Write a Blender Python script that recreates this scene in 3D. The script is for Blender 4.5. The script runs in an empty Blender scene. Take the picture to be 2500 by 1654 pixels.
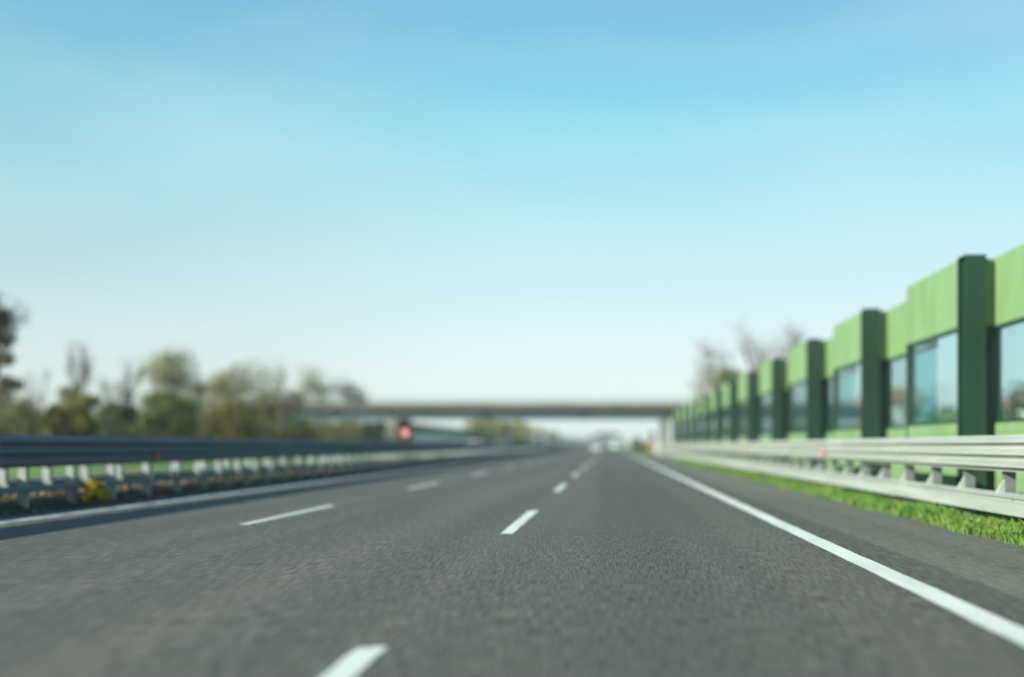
import bpy, math, random
from mathutils import Vector, Matrix
R = math.radians
rnd = random.Random(7)
sc = bpy.context.scene
COL = sc.collection
F = 2567.0; CX = 1490.0; CY = 1088.0; CH = 1.1      # focal length and horizon in photo pixels, lens height in metres

def at(px, py, Y):                                  # a real place at distance Y
    return Vector(((px-CX)*Y/F, Y, CH-(py-CY)*Y/F))

# ------------------------------------------------------------------ materials
def newmat(name):
    m = bpy.data.materials.new(name); m.use_nodes = True
    nt = m.node_tree; b = nt.nodes['Principled BSDF']
    return m, nt, b

def varied(name, c1, c2, scale=2.0, rough=0.8, metal=0.0, stretch=(1,1,1), detail=6, lo=.35, hi=.65, spec=0.3, bump=0, c3=None, s3=.3, trans=0):
    m, nt, b = newmat(name); N = nt.nodes; L = nt.links
    tc = N.new('ShaderNodeTexCoord'); mp = N.new('ShaderNodeMapping'); mp.inputs['Scale'].default_value = stretch
    L.new(tc.outputs['Object'], mp.inputs[0])
    n = N.new('ShaderNodeTexNoise'); n.inputs['Scale'].default_value = scale; n.inputs['Detail'].default_value = detail
    L.new(mp.outputs[0], n.inputs['Vector'])
    r = N.new('ShaderNodeValToRGB'); r.color_ramp.elements[0].position = lo; r.color_ramp.elements[1].position = hi
    r.color_ramp.elements[0].color = (*c1, 1); r.color_ramp.elements[1].color = (*c2, 1)
    L.new(n.outputs['Fac'], r.inputs[0])
    out = r.outputs[0]
    if c3:
        n3 = N.new('ShaderNodeTexNoise'); n3.inputs['Scale'].default_value = s3; n3.inputs['Detail'].default_value = 4
        L.new(mp.outputs[0], n3.inputs['Vector'])
        r3 = N.new('ShaderNodeValToRGB'); r3.color_ramp.elements[0].position = .45; r3.color_ramp.elements[1].position = .62
        L.new(n3.outputs['Fac'], r3.inputs[0])
        mx = N.new('ShaderNodeMix'); mx.data_type = 'RGBA'; L.new(r3.outputs[0], mx.inputs[0])
        L.new(out, mx.inputs[6]); mx.inputs[7].default_value = (*c3, 1); out = mx.outputs[2]
    L.new(out, b.inputs['Base Color'])
    b.inputs['Roughness'].default_value = rough; b.inputs['Metallic'].default_value = metal
    b.inputs['Specular IOR Level'].default_value = spec
    if bump:
        bp = N.new('ShaderNodeBump'); bp.inputs['Strength'].default_value = bump; bp.inputs['Distance'].default_value = .02
        L.new(n.outputs['Fac'], bp.inputs['Height']); L.new(bp.outputs[0], b.inputs['Normal'])
    if trans:
        tr = N.new('ShaderNodeBsdfTranslucent'); L.new(out, tr.inputs['Color'])
        ms = N.new('ShaderNodeMixShader'); ms.inputs[0].default_value = trans
        L.new(b.outputs[0], ms.inputs[1]); L.new(tr.outputs[0], ms.inputs[2])
        L.new(ms.outputs[0], N['Material Output'].inputs['Surface'])
    return m

def asphalt(name, dark, light, tint2, paint=None):
    """worn asphalt: stone grain drawn out along the traffic, broad wheel tracks, patches; or paint worn over it"""
    m, nt, b = newmat(name); N = nt.nodes; L = nt.links
    tc = N.new('ShaderNodeTexCoord')
    def noise(scale, st, det=5, rough=.6):
        mp = N.new('ShaderNodeMapping'); mp.inputs['Scale'].default_value = st; L.new(tc.outputs['Object'], mp.inputs[0])
        n = N.new('ShaderNodeTexNoise'); n.inputs['Scale'].default_value = scale; n.inputs['Detail'].default_value = det
        n.inputs['Roughness'].default_value = rough
        L.new(mp.outputs[0], n.inputs['Vector']); return n.outputs['Fac']
    def ramp(f, a, bb, c1, c2):
        r = N.new('ShaderNodeValToRGB'); r.color_ramp.elements[0].position = a; r.color_ramp.elements[1].position = bb
        r.color_ramp.elements[0].color = (*c1, 1); r.color_ramp.elements[1].color = (*c2, 1); L.new(f, r.inputs[0]); return r.outputs[0]
    def mul(a, c):
        mx = N.new('ShaderNodeMix'); mx.data_type = 'RGBA'; mx.blend_type = 'MULTIPLY'; mx.inputs[0].default_value = 1
        L.new(a, mx.inputs[6]); L.new(c, mx.inputs[7]); return mx.outputs[2]
    g = noise(92, (1, .034, 1), 3, .6)
    base = ramp(g, .36, .65, dark, light)
    grit = noise(46, (1, .03, 1), 3); base = mul(base, ramp(grit, .3, .7, (.86,)*3, (1.14,)*3))
    trk = noise(.9, (1, .012, 1), 2); base = mul(base, ramp(trk, .35, .65, (.82, .85, .85), (1.13, 1.11, 1.09)))
    pat = noise(.35, (1, .25, 1), 4); base = mul(base, ramp(pat, .3, .7, tint2, (1.05, 1.05, 1.05)))
    stn = N.new('ShaderNodeTexVoronoi'); stn.inputs['Scale'].default_value = 9
    mp = N.new('ShaderNodeMapping'); mp.inputs['Scale'].default_value = (1, .35, 1); L.new(tc.outputs['Object'], mp.inputs[0]); L.new(mp.outputs[0], stn.inputs['Vector'])
    base = mul(base, ramp(stn.outputs['Distance'], .02, .06, (1.5, 1.5, 1.45), (1, 1, 1)))
    if paint:
        w = noise(30, (1, .35, 1), 6, .75)
        pc = ramp(noise(3, (1, .2, 1), 5), .3, .7, tuple(c*.78 for c in paint), paint)
        mx = N.new('ShaderNodeMix'); mx.data_type = 'RGBA'
        L.new(ramp(w, .31, .42, (0, 0, 0), (1, 1, 1)), mx.inputs[0]); L.new(base, mx.inputs[6]); L.new(pc, mx.inputs[7]); base = mx.outputs[2]
    L.new(base, b.inputs['Base Color']); b.inputs['Roughness'].default_value = .88; b.inputs['Specular IOR Level'].default_value = .18
    bp = N.new('ShaderNodeBump'); bp.inputs['Strength'].default_value = .35; bp.inputs['Distance'].default_value = .006
    L.new(g, bp.inputs['Height']); L.new(bp.outputs[0], b.inputs['Normal'])
    return m

def plain(name, c, rough=.5, metal=0, spec=.4, dirt=.12):
    return varied(name, tuple(x*(1-dirt) for x in c), c, 1.7, rough, metal, spec=spec)

M = {}
M['road'] = asphalt('asphalt', (.047, .046, .038), (.160, .151, .127), (.88, .90, .90))
M['shoulder'] = asphalt('asphalt_shoulder', (.088, .092, .074), (.182, .184, .148), (.82, .84, .82))
M['paint'] = asphalt('road_paint', (.085, .09, .085), (.15, .155, .145), (.95, .95, .95), (.64, .68, .60))
M['grass_g'] = varied('grass_ground', (.055, .15, .018), (.13, .27, .035), 3, .95, c3=(.12, .19, .04), s3=.15)
M['soil'] = varied('soil', (.012, .010, .008), (.045, .034, .023), 9, .95, c3=(.035, .03, .02), s3=1.2)
M['blade'] = varied('grass_blade', (.07, .19, .03), (.16, .32, .065), 2.2, .6, c3=(.19, .29, .055), s3=1.6, trans=.35)
M['litter'] = varied('dry_leaf', (.12, .06, .02), (.62, .36, .08), 6, .8, lo=.4, hi=.62, c3=(.20, .17, .13), s3=3)
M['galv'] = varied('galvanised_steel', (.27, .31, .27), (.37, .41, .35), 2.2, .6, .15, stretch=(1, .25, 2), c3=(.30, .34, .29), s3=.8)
M['galv_shade'] = varied('shade_tinted_steel', (.085, .115, .13), (.13, .17, .185), 2.0, .7, .1, stretch=(1, .25, 2), c3=(.10, .13, .145), s3=.7)  # dark bluish steel: the shade on the median rails is put into the colour
M['galv_post'] = varied('post_steel', (.20, .235, .205), (.29, .33, .285), 4, .7, .05)
M['dpost'] = varied('shade_tinted_post_steel', (.12, .14, .13), (.19, .21, .195), 4, .6, .25)  # post steel darkened, with the right beam's shadow on its posts in the colour
M['wgreen'] = varied('pale_green_panel', (.145, .265, .11), (.172, .298, .13), 1.2, .6, stretch=(1, 1, .35), spec=.3, c3=(.135, .245, .10), s3=1.1)
M['wdark'] = varied('dark_green_steel', (.010, .034, .020), (.017, .046, .029), 1.5, .45, stretch=(1, 1, .3), spec=.4)
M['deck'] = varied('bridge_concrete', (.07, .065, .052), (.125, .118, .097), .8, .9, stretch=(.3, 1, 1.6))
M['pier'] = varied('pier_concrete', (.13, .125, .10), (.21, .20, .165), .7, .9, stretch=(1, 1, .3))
M['girder'] = varied('girder_paint', (.055, .125, .15), (.08, .165, .19), .5, .6, stretch=(.25, 1, 1), spec=.3)
M['gdark'] = varied('girder_joint', (.018, .030, .036), (.03, .045, .05), 1, .7)
M['bark'] = varied('bark', (.045, .038, .028), (.115, .10, .075), 5, .9, stretch=(1, 1, .3))
M['twig'] = varied('twigs', (.07, .058, .045), (.15, .125, .095), 3, .9)
def leafmat(n, a, b, c=None): return varied(n, a, b, .9, .7, lo=.38, hi=.62, c3=c, s3=.35, trans=.3, spec=.2)
M['l_olive'] = leafmat('leaf_olive', (.09, .095, .018), (.24, .22, .04), (.24, .17, .03))
M['l_green'] = leafmat('leaf_green', (.075, .12, .025), (.20, .26, .06), (.17, .17, .04))
M['l_dark'] = leafmat('leaf_dark', (.022, .045, .018), (.06, .095, .03))
M['l_pale'] = leafmat('leaf_pale', (.18, .21, .10), (.35, .38, .19), (.27, .24, .14))
M['l_brown'] = leafmat('leaf_brown', (.09, .075, .045), (.19, .16, .09))
M['l_yellow'] = leafmat('leaf_yellow_green', (.17, .20, .03), (.38, .37, .07), (.30, .24, .05))
M['l_gold'] = leafmat('leaf_gold', (.42, .30, .015), (.80, .62, .04))
M['red'] = plain('red_enamel', (.50, .05, .045), .5)
M['orange'] = plain('orange_plastic', (.85, .14, .03), .4)
M['amber'] = plain('amber_plastic', (.55, .28, .03), .4)
M['white'] = plain('white_enamel', (.78, .80, .76), .4)
M['signback'] = plain('dark_sign_back', (.045, .075, .075), .5)
M['rubber'] = plain('rubber', (.02, .02, .02), .8)
M['rim'] = plain('alloy', (.45, .46, .46), .35, .7)
M['trim'] = plain('dark_trim', (.03, .032, .035), .6)
M['car_glass'] = plain('dark_car_glass', (.02, .03, .035), .08, 0, .8)
M['lamp_clear'] = plain('lamp_clear', (.75, .78, .78), .12, .2, .8)
M['lamp_red'] = plain('lamp_red', (.45, .02, .02), .2, 0, .7)
def carpaint(n, c):
    m = plain(n, c, .3, .15, .6, .05); m.node_tree.nodes['Principled BSDF'].inputs['Coat Weight'].default_value = .5; return m
M['p_mint'] = carpaint('paint_pale_green', (.62, .80, .66)); M['p_white'] = carpaint('paint_white', (.80, .80, .78))
M['p_red'] = carpaint('paint_dark_red', (.22, .045, .045)); M['p_silver'] = carpaint('paint_silver', (.50, .55, .55))
M['p_navy'] = carpaint('paint_navy', (.035, .07, .10)); M['p_grey'] = carpaint('paint_grey', (.40, .40, .39))
M['plaster'] = varied('plaster', (.50, .45, .33), (.60, .55, .42), .6, .9); M['plaster2'] = varied('grey_plaster', (.36, .36, .33), (.46, .45, .41), .6, .9)
M['tiles'] = varied('roof_tiles', (.20, .105, .075), (.31, .17, .12), 5, .85); M['hglass'] = plain('house_glass', (.04, .055, .06), .1, 0, .7)

def glass(name, col, gl=.10):
    m, nt, b = newmat(name); N = nt.nodes; L = nt.links
    t = N.new('ShaderNodeBsdfTransparent'); t.inputs[0].default_value = (*col, 1)
    g = N.new('ShaderNodeBsdfGlossy'); g.inputs['Roughness'].default_value = .03
    lf = N.new('ShaderNodeLayerWeight'); lf.inputs[0].default_value = .5; lw = N.new('ShaderNodeMath'); lw.operation = 'POWER'; lw.inputs[1].default_value = 6; L.new(lf.outputs['Facing'], lw.inputs[0])
    ms = N.new('ShaderNodeMixShader'); L.new(lw.outputs[0], ms.inputs[0]); L.new(t.outputs[0], ms.inputs[1]); L.new(g.outputs[0], ms.inputs[2])
    d = N.new('ShaderNodeBsdfDiffuse'); d.inputs[0].default_value = (.22, .42, .42, 1)
    m2 = N.new('ShaderNodeMixShader')
    nz = N.new('ShaderNodeTexNoise'); nz.inputs['Scale'].default_value = .8; tc = N.new('ShaderNodeTexCoord'); L.new(tc.outputs['Object'], nz.inputs['Vector'])
    mr = N.new('ShaderNodeMapRange'); mr.inputs[3].default_value = gl*.4; mr.inputs[4].default_value = gl*1.8; L.new(nz.outputs['Fac'], mr.inputs[0])
    L.new(mr.outputs[0], m2.inputs[0]); L.new(ms.outputs[0], m2.inputs[1]); L.new(d.outputs[0], m2.inputs[2])
    L.new(m2.outputs[0], N['Material Output'].inputs['Surface'])
    return m
M['pane'] = glass('tinted_acrylic', (.79, .92, .92), .02)
M['pane_far'] = glass('teal_acrylic', (.55, .85, .85), .15)

# ------------------------------------------------------------------ mesh helpers
class MB:
    def __init__(s): s.v = []; s.f = []; s.mi = []
    def add(s, vs, fs, mi=0):
        o = len(s.v); s.v += [tuple(p) for p in vs]
        for f in fs: s.f.append(tuple(o+i for i in f)); s.mi.append(mi)
        return s
    def box(s, a, b, mi=0):
        (x0, y0, z0), (x1, y1, z1) = a, b
        s.add([(x0,y0,z0),(x1,y0,z0),(x1,y1,z0),(x0,y1,z0),(x0,y0,z1),(x1,y0,z1),(x1,y1,z1),(x0,y1,z1)],
              [(0,3,2,1),(4,5,6,7),(0,1,5,4),(1,2,6,5),(2,3,7,6),(3,0,4,7)], mi); return s
    def tube(s, p0, p1, r0, r1, n=6, mi=0, caps=True):
        p0 = Vector(p0); p1 = Vector(p1); d = (p1-p0)
        if d.length < 1e-6: return s
        d.normalize(); a = d.orthogonal().normalized(); b = d.cross(a)
        vs = []
        for p, r in ((p0, r0), (p1, r1)):
            for k in range(n):
                t = 2*math.pi*k/n; vs.append(p + a*(r*math.cos(t)) + b*(r*math.sin(t)))
        fs = [(k, (k+1) % n, n+(k+1) % n, n+k) for k in range(n)]
        if caps: fs += [tuple(range(n-1, -1, -1)), tuple(range(n, 2*n))]
        s.add(vs, fs, mi); return s
    def extrude(s, prof, ys, mi=0, closed=False):
        """open or closed (x,z) profile run along the list of y"""
        n = len(prof); vs = [(x, y, z) for y in ys for x, z in prof]; fs = []
        m = n if closed else n-1
        for j in range(len(ys)-1):
            for i in range(m):
                fs.append((j*n+i, j*n+(i+1) % n, (j+1)*n+(i+1) % n, (j+1)*n+i))
        if closed: fs += [tuple(range(n)), tuple(reversed(range((len(ys)-1)*n, len(ys)*n)))]
        s.add(vs, fs, mi); return s
    def build(s, name, mats, parent=None, smooth=False, bevel=0):
        me = bpy.data.meshes.new(name); me.from_pydata(s.v, [], s.f)
        if not isinstance(mats, (list, tuple)): mats = [mats]
        for m in mats: me.materials.append(m)
        if len(mats) > 1: me.polygons.foreach_set('material_index', s.mi)
        if smooth: me.polygons.foreach_set('use_smooth', [True]*len(me.polygons))
        me.update()
        o = bpy.data.objects.new(name, me); COL.objects.link(o)
        if parent: o.parent = parent
        if bevel:
            b = o.modifiers.new('bevel', 'BEVEL'); b.width = bevel; b.segments = 2; b.limit_method = 'ANGLE'
        return o
def tag(o, label=None, cat=None, group=None, kind=None):
    if label: o['label'] = label
    if cat: o['category'] = cat
    if group: o['group'] = group
    if kind: o['kind'] = kind
    return o
def thing(name, label, cat, loc=(0,0,0), rz=0, group=None):
    o = bpy.data.objects.new(name, None); COL.objects.link(o); o.location = loc; o.rotation_euler = (0,0,rz)
    return tag(o, label, cat, group)
def inst(src, parent, loc, name=None):
    c = src.copy(); COL.objects.link(c); c.parent = parent; c.location = loc
    return c
def steps(a, b, d):
    n = max(1, int(round((b-a)/d))); return [a+(b-a)*i/n for i in range(n+1)]

# ------------------------------------------------------------------ ground and roads
def sheet(name, x0, x1, y0, y1, z, mat, dy=60, dx=None, jit=0):
    xs = steps(x0, x1, dx or (x1-x0)); ys = steps(y0, y1, dy)
    vs = [(x+(rnd.uniform(-jit, jit) if i in (0, len(xs)-1) else 0), y, z) for y in ys for i, x in enumerate(xs)]
    n = len(xs); fs = [(j*n+i, j*n+i+1, (j+1)*n+i+1, (j+1)*n+i) for j in range(len(ys)-1) for i in range(n-1)]
    return tag(MB().add(vs, fs).build(name, mat), kind='structure')
sheet('ground', -1300, 1300, -40, 2600, -.03, M['grass_g'], 120, 130)
sheet('road', -9.25, 2.95, -20, 1800, 0, M['road'], 40)
sheet('hard_shoulder', 2.95, 4.35, -20, 1800, -.0005, M['shoulder'], 40)
# ragged outer edge of the shoulder
ys = steps(-5, 180, .35); e = MB()
vs = []; fs = []
for j, y in enumerate(ys):
    vs += [(4.35, y, -.0005), (4.52+.05*math.sin(y*1.7)+rnd.uniform(-.045, .045), y, -.003)]
    if j: fs.append((2*j-2, 2*j-1, 2*j+1, 2*j))
tag(e.add(vs, fs).build('shoulder_edge', M['shoulder']), kind='structure')
sheet('verge_soil', 4.36, 5.0, -5, 180, -.012, varied('verge_soil', (.09, .07, .04), (.20, .15, .09), 8, .95), 40)
sheet('opposite_road', -19.4, -12.0, -20, 1800, -.004, M['shoulder'], 40)
pr_ = [(-9.26, -.015), (-9.62, .0), (-9.80, .10), (-9.97, .16), (-10.5, .18), (-10.85, .14), (-11.05, .06), (-11.4, .0), (-11.99, -.015)]
ys = steps(-5, 130, .45); vs = [(x+(rnd.uniform(-.03, .03) if 0 < i < 8 else 0), y, z+(rnd.uniform(-.02, .02) if z > .05 else 0)) for y in ys for i, (x, z) in enumerate(pr_)]
o_ = len(vs); ys2 = steps(130, 1800, 40); vs += [(x, y, z) for y in ys2[1:] for x, z in pr_]
n_ = len(pr_); fs = [(j*n_+i, j*n_+i+1, (j+1)*n_+i+1, (j+1)*n_+i) for j in range(len(vs)//n_-1) for i in range(n_-1)]
tag(MB().add(vs, fs).build('median_strip', M['soil'], smooth=True), kind='structure')
def mz(x):
    for (x1, z1), (x0, z0) in zip(pr_, pr_[1:]):
        if x0 <= x <= x1: return z0+(z1-z0)*(x-x0)/(x1-x0)
    return 0
sheet('ditch', -21.3, -19.41, -20, 400, -.018, M['soil'], 40)

mk = MB()
def stripe(x0, x1, y0, y1, jag=.012, d=None):
    """painted bar with slightly uneven edges"""
    ys = steps(y0, y1, d or .3); vs = []; fs = []
    for j, y in enumerate(ys):
        vs += [(x0+rnd.uniform(-jag, jag), y, .004), (x1+rnd.uniform(-jag, jag), y, .004)]
        if j: fs.append((2*j-2, 2*j-1, 2*j+1, 2*j))
    k = len(ys)-1
    vs[0] = (vs[0][0], vs[0][1]+rnd.uniform(0, .12), .004); vs[2*k] = (vs[2*k][0], y1-rnd.uniform(0, .1), .004)
    mk.add(vs, fs)
stripe(2.26, 2.49, -10, 120, .008, .5); stripe(2.26, 2.49, 120, 1200, 0, 60)
for k in range(-2, 60):
    top = 5.75+12*k
    if top > 0: stripe(-1.37, -1.21, top-4.7, top, .007, .3 if top < 60 else 2)
    top = 19.25+12*k
    if top > 0: stripe(-5.16, -5.02, top-4.7, top, .007, .3 if top < 60 else 2)
stripe(-8.84, -8.57, -10, 1200, .006, 4)
stripe(-12.6, -12.4, -10, 1200, .006, 6); stripe(-19.2, -19.0, -10, 1200, .006, 6)
for k in range(60):
    stripe(-15.9, -15.76, 12*k, 12*k+4.6, .006, 2.3)
tag(mk.build('road_markings', M['paint']), kind='structure')

# ------------------------------------------------------------------ guardrails
def wave_profile(x, z0, z1, waves, depth, s, t=.005):
    """corrugated beam, s=+1 bulges towards +x"""
    n = waves*8; pts = []
    for i in range(n+1):
        u = i/n; w = .5-.5*math.cos(2*math.pi*waves*u); w = min(1, max(0, w*1.35-.12))
        pts.append((x+s*depth*w, z0+(z1-z0)*u))
    back = [(px-s*t, z) for px, z in reversed(pts)]
    return pts+back
def low_profile(x, z0, z1, s):
    d = .085
    f = [(x, z0), (x+s*d, z0+.015), (x+s*d, z0+(z1-z0)*.60), (x+s*.03, z0+(z1-z0)*.68), (x+s*.03, z0+(z1-z0)*.74), (x+s*d*.8, z0+(z1-z0)*.82), (x-s*.06, z1)]
    return f+[(px-s*.005, z-.004) for px, z in reversed(f)]
def beam_runs(prof_fn, x, y0, y1, seg, mat, name, root):
    m = MB(); ys = steps(y0, y1, seg)
    for i in range(len(ys)-1):
        off = .0035 if i % 2 else 0
        m.extrude(prof_fn(x+off), [ys[i], ys[i+1]+.02], closed=True)
    return m.build(name, mat, root)
def c_post(h, w=.10, d=.07, t=.008):
    m = MB(); m.box((-d, -w/2, -.1), (-d+t, w/2, h)); m.box((-d+t, -w/2, -.1), (d, -w/2+t, h)); m.box((d-t, -w/2+t, -.1), (d, w/2, h)); return m

def guardrail(label, x, s, y0, y1, ztop, zbot, mats, low, spacing, phase, reflect, group=None, brace=True, postx=.17):
    root = thing('guardrail', label, 'guardrail', (x, y0, 0), 0, group)
    L = y1-y0
    beam_runs(lambda q: wave_profile(q, zbot, ztop, 3, .085, s), 0, 0, L, 4.5, mats[0], 'upper_beam', root)
    if low == 'flat':
        beam_runs(lambda q: low_profile(q, .235, .505, s), 0, 0, L, 4.5, mats[0], 'lower_beam', root)
    else:
        m = MB(); m.box((-.02, 0, .32), (.02, L, .435)); m.build('lower_beam', mats[0], root, bevel=.008)
    ysp = []; y = phase
    while y < L: ysp.append(y); y += spacing
    px = -s*postx
    post = c_post(ztop-.06).build('post', mats[1]); post.parent = root
    def br():
        b = MB()                                            # spacer between post and beam, and a sloping stay
        b.box((-abs(postx)+.075, -.045, .0), (-.02, .045, .16))
        return b
    spacer = MB(); a, c = (px+s*.071, -s*.001)
    lo, hi = min(a-px, c-px), max(a-px, c-px)
    spacer.box((lo, -.05, zbot+.10), (hi, .05, zbot+.36))
    sp = spacer.build('spacer', mats[1], post)
    st = None
    if brace:
        stay = MB(); x0 = -s*.35 if brace == 'out' else (hi if s > 0 else lo)
        if brace == 'out':
            stay.add([(x0, -.05, 0), (x0+s*.05, -.05, 0), (-s*.07, -.05, .44), (-s*.07, -.05, .36),
                      (x0, -.042, 0), (x0+s*.05, -.042, 0), (-s*.07, -.042, .44), (-s*.07, -.042, .36)],
                     [(0,1,2,3),(7,6,5,4),(0,4,5,1),(1,5,6,2),(2,6,7,3),(3,7,4,0)])
        else:
            stay.add([(s*.071, -.05, .30), (-px, -.05, .46), (-px, -.05, .50), (s*.071, -.05, .66),
                      (s*.071, .02, .30), (-px, .02, .46), (-px, .02, .50), (s*.071, .02, .66)],
                     [(0,1,2,3),(7,6,5,4),(0,4,5,1),(1,5,6,2),(2,6,7,3),(3,7,4,0)])
        st = stay.build('stay', mats[2], post)
    post.location = (px, ysp[0], 0)
    for i, y in enumerate(ysp[1:100]):
        p = inst(post, root, (px, y, 0)); inst(sp, p, (0,0,0))
        if st: inst(st, p, (0,0,0))
    rest = ysp[100:]
    if rest:
        m = MB()
        for y in rest: m.box((px-.07, y-.05, -.1), (px+.07, y+.05, ztop-.06))
        tag(m.build('post', mats[1], root), kind='stuff')
    for y in reflect:
        m = MB(); zc = zbot+.15; xf = s*.088
        m.box((min(xf, xf+s*.03), y-y0-.05, zc-.06), (max(xf, xf+s*.03), y-y0+.05, zc+.06)); m.box((min(xf-s*.05, xf), y-y0-.02, zc-.02), (max(xf-s*.05, xf), y-y0+.02, zc+.02))
        m.build('reflector', M['orange'] if s < 0 else M['red'], root)
    return root
guardrail('pale guardrail with orange reflectors on the grass verge before the tall green noise barrier', 4.95, -1, 4, 110,
          1.23, .775, (M['galv'], M['dpost'], M['galv']), 'flat', 1.5, .5, [10, 24, 38, 52, 66], brace=True)
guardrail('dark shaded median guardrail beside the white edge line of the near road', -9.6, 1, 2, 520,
          1.27, .735, (M['galv_shade'], M['galv_post'], M['galv_post']), 'bar', 1.545, .05, [22, 38, 54], 'twin median guardrails', brace=False)
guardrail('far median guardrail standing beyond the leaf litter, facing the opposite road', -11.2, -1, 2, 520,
          1.25, .76, (M['galv_shade'], M['galv_post'], M['galv_post']), 'bar', 1.5, .6, [], 'twin median guardrails', brace='out')
# rail end at the bridge
t = thing('guardrail_end', 'white rounded end piece where the right guardrail stops before the bridge', 'guardrail end', (4.9, 110.03, 0))
m = MB(); pr = [(-.09, .24), (.06, .24), (.06, 1.2), (-.09, 1.2)]
m.extrude(pr, [0, .5], closed=True).build('end_wing', M['white'], t, bevel=.03); MB().box((-.06, .1, -.1), (.05, .25, .24)).build('foot', M['dpost'], t)

# ------------------------------------------------------------------ right noise barrier
nb = thing('noise_barrier', 'tall pale green noise barrier with dark green posts and clear windows, right of the road', 'noise barrier', (6.4, 4.2, 0))
ZT = 4.47; ZW1 = 3.24; ZW0 = 1.50; P = 7.36; XP = 0.0; XR = .56
def hpost(w, d, h, f=.03):
    m = MB(); m.box((-w/2, -d/2, -.2), (w/2, -d/2+f, h)); m.box((-w/2, d/2-f, -.2), (w/2, d/2, h)); m.box((-.02, -d/2+f, -.2), (.02, d/2-f, h)); return m
bp0 = hpost(.38, .42, ZT+.01, .035).build('post', M['wdark'], nb)
bpc = MB().box((-.19, -.21, ZT+.0101), (.19, .21, ZT+.03)).build('post_cap', M['wdark'], bp0)
def panel(x, L, z0, z1, ribs, name, mat):
    m = MB(); m.box((x-.05, 0, z0), (x+.05, L, z1))
    n = max(1, int(round((z1-z0)/ribs)))
    for i in range(n):
        a = z0+(z1-z0)*i/n
        m.box((x-.062, .02, a+.02), (x-.0505, L-.02, a+(z1-z0)/n-.02))
    return m.build(name, mat, nb)
def flat(x, L, z0, z1, name, mat):
    return MB().box((x-.01, 0, z0), (x+.01, L, z1)).build(name, mat, nb)
protos = {}
NB = 15
for k in range(NB):
    y = P*k
    if k == 0: bp0.location = (.10, y, 0)
    else: q = inst(bp0, nb, (.10, y, 0)); inst(bpc, q, (0,0,0))
    if k == NB-1: break
    for half, (x, a, L) in enumerate(((-.02, .22, 3.30), (XR, 3.56, 3.74))):
        if k == 0:
            protos[half] = [panel(x, L, ZW1, ZT, 2, 'top_panel', M['wgreen']), panel(x, L, .28, ZW0, .22, 'bottom_panel', M['wgreen']),
                            flat(x, L, ZW0+.06, ZW1-.06, 'window_pane', M['pane']), MB().box((x-.06, 0, -.1), (x+.06, L, .279)).build('base_plinth', M['pier'], nb)]
            fr = MB(); fr.box((x-.03, 0, ZW0+.002), (x+.03, L, ZW0+.058)); fr.box((x-.03, 0, ZW1-.058), (x+.03, L, ZW1-.002))
            protos[half].append(fr.build('window_frame', M['wdark'], nb))
            for o in protos[half]: o.location = (0, a, 0)
        else:
            for o in protos[half]: inst(o, nb, (0, y+a, 0))
    # thin post at the step, and the return that closes the jog
    if k == 0:
        tp = MB().box((-.07, -.035, ZW1), (XR-.07, .0, ZT-.01)).build('step_panel', M['wgreen'], nb); tp.location = (.10, 3.555, 0)
        tq = MB().box((-.07, -.035, -.1), (XR-.07, .0, ZW0)).build('step_panel', M['wgreen'], nb); tq.location = (.10, 3.555, 0)
        tw = MB().box((-.07, -.02, ZW0+.001), (XR-.07, -.01, ZW1-.001)).build('window_pane', M['pane'], nb); tw.location = (.10, 3.555, 0)
        tm = MB().box((-.09, -.05, -.1), (.085, .05, ZW1)).build('mullion', M['wdark'], nb); tm.location = (0, 3.46, 0)
        tr = MB().box((.19, -.03, ZW1), (XR-.05, .03, ZT-.01)).build('return_panel', M['wgreen'], nb); tr.location = (.12, P, 0)
        ts = MB().box((.19, -.028, -.1), (XR-.05, .028, ZW1-.001)).build('return_plate', M['wdark'], nb); ts.location = (.12, P, 0)
    else:
        inst(tp, nb, (.10, y+3.555, 0)); inst(tq, nb, (.10, y+3.555, 0)); inst(tw, nb, (.10, y+3.555, 0)); inst(tm, nb, (0, y+3.46, 0)); inst(tr, nb, (.12, y+P, 0)); inst(ts, nb, (.12, y+P, 0))

# ------------------------------------------------------------------ far noise barrier, opposite side
fb = thing('noise_barrier', 'low teal green noise barrier beyond the bridge, along the far side of the opposite road', 'noise barrier', (-31.5, 167, 0))
wp = MB().box((-.15, -.15, 0), (.15, .15, 4.7)).build('post', M['wdark'], fb)
tp_ = MB().box((-.05, .15, 2.9), (.05, 3.85, 4.6)).build('top_panel', M['wgreen'], fb)
wn = MB().box((-.02, .15, 1.7), (.02, 3.85, 2.9)).build('window_pane', M['pane_far'], fb)
bt = MB().box((-.05, .15, 0), (.05, 3.85, 1.7)).build('bottom_panel', M['wgreen'], fb)
for k in range(1, 100):
    for o in (wp, tp_, wn, bt): inst(o, fb, (0, 4*k, 0))

# ------------------------------------------------------------------ overpass
BY = 165.0
br = thing('overpass', 'concrete and steel overpass crossing high above both roads', 'bridge', (-10, BY, 0))
x0, x1 = -62, 45
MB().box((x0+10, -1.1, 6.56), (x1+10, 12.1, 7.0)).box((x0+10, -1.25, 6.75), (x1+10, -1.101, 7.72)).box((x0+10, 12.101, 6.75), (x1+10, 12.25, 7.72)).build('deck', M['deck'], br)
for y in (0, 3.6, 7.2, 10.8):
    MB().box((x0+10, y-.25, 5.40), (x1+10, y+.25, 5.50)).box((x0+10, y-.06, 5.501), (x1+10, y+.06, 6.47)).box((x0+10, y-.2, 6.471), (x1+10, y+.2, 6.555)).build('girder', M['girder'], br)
for px in (955, 1185, 1420, 1628, 820):
    X = (px-CX)*BY/F+10
    MB().box((X-.45, -.30, 5.36), (X+.45, -.065, 6.55)).build('stiffener', M['gdark'], br)
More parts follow.
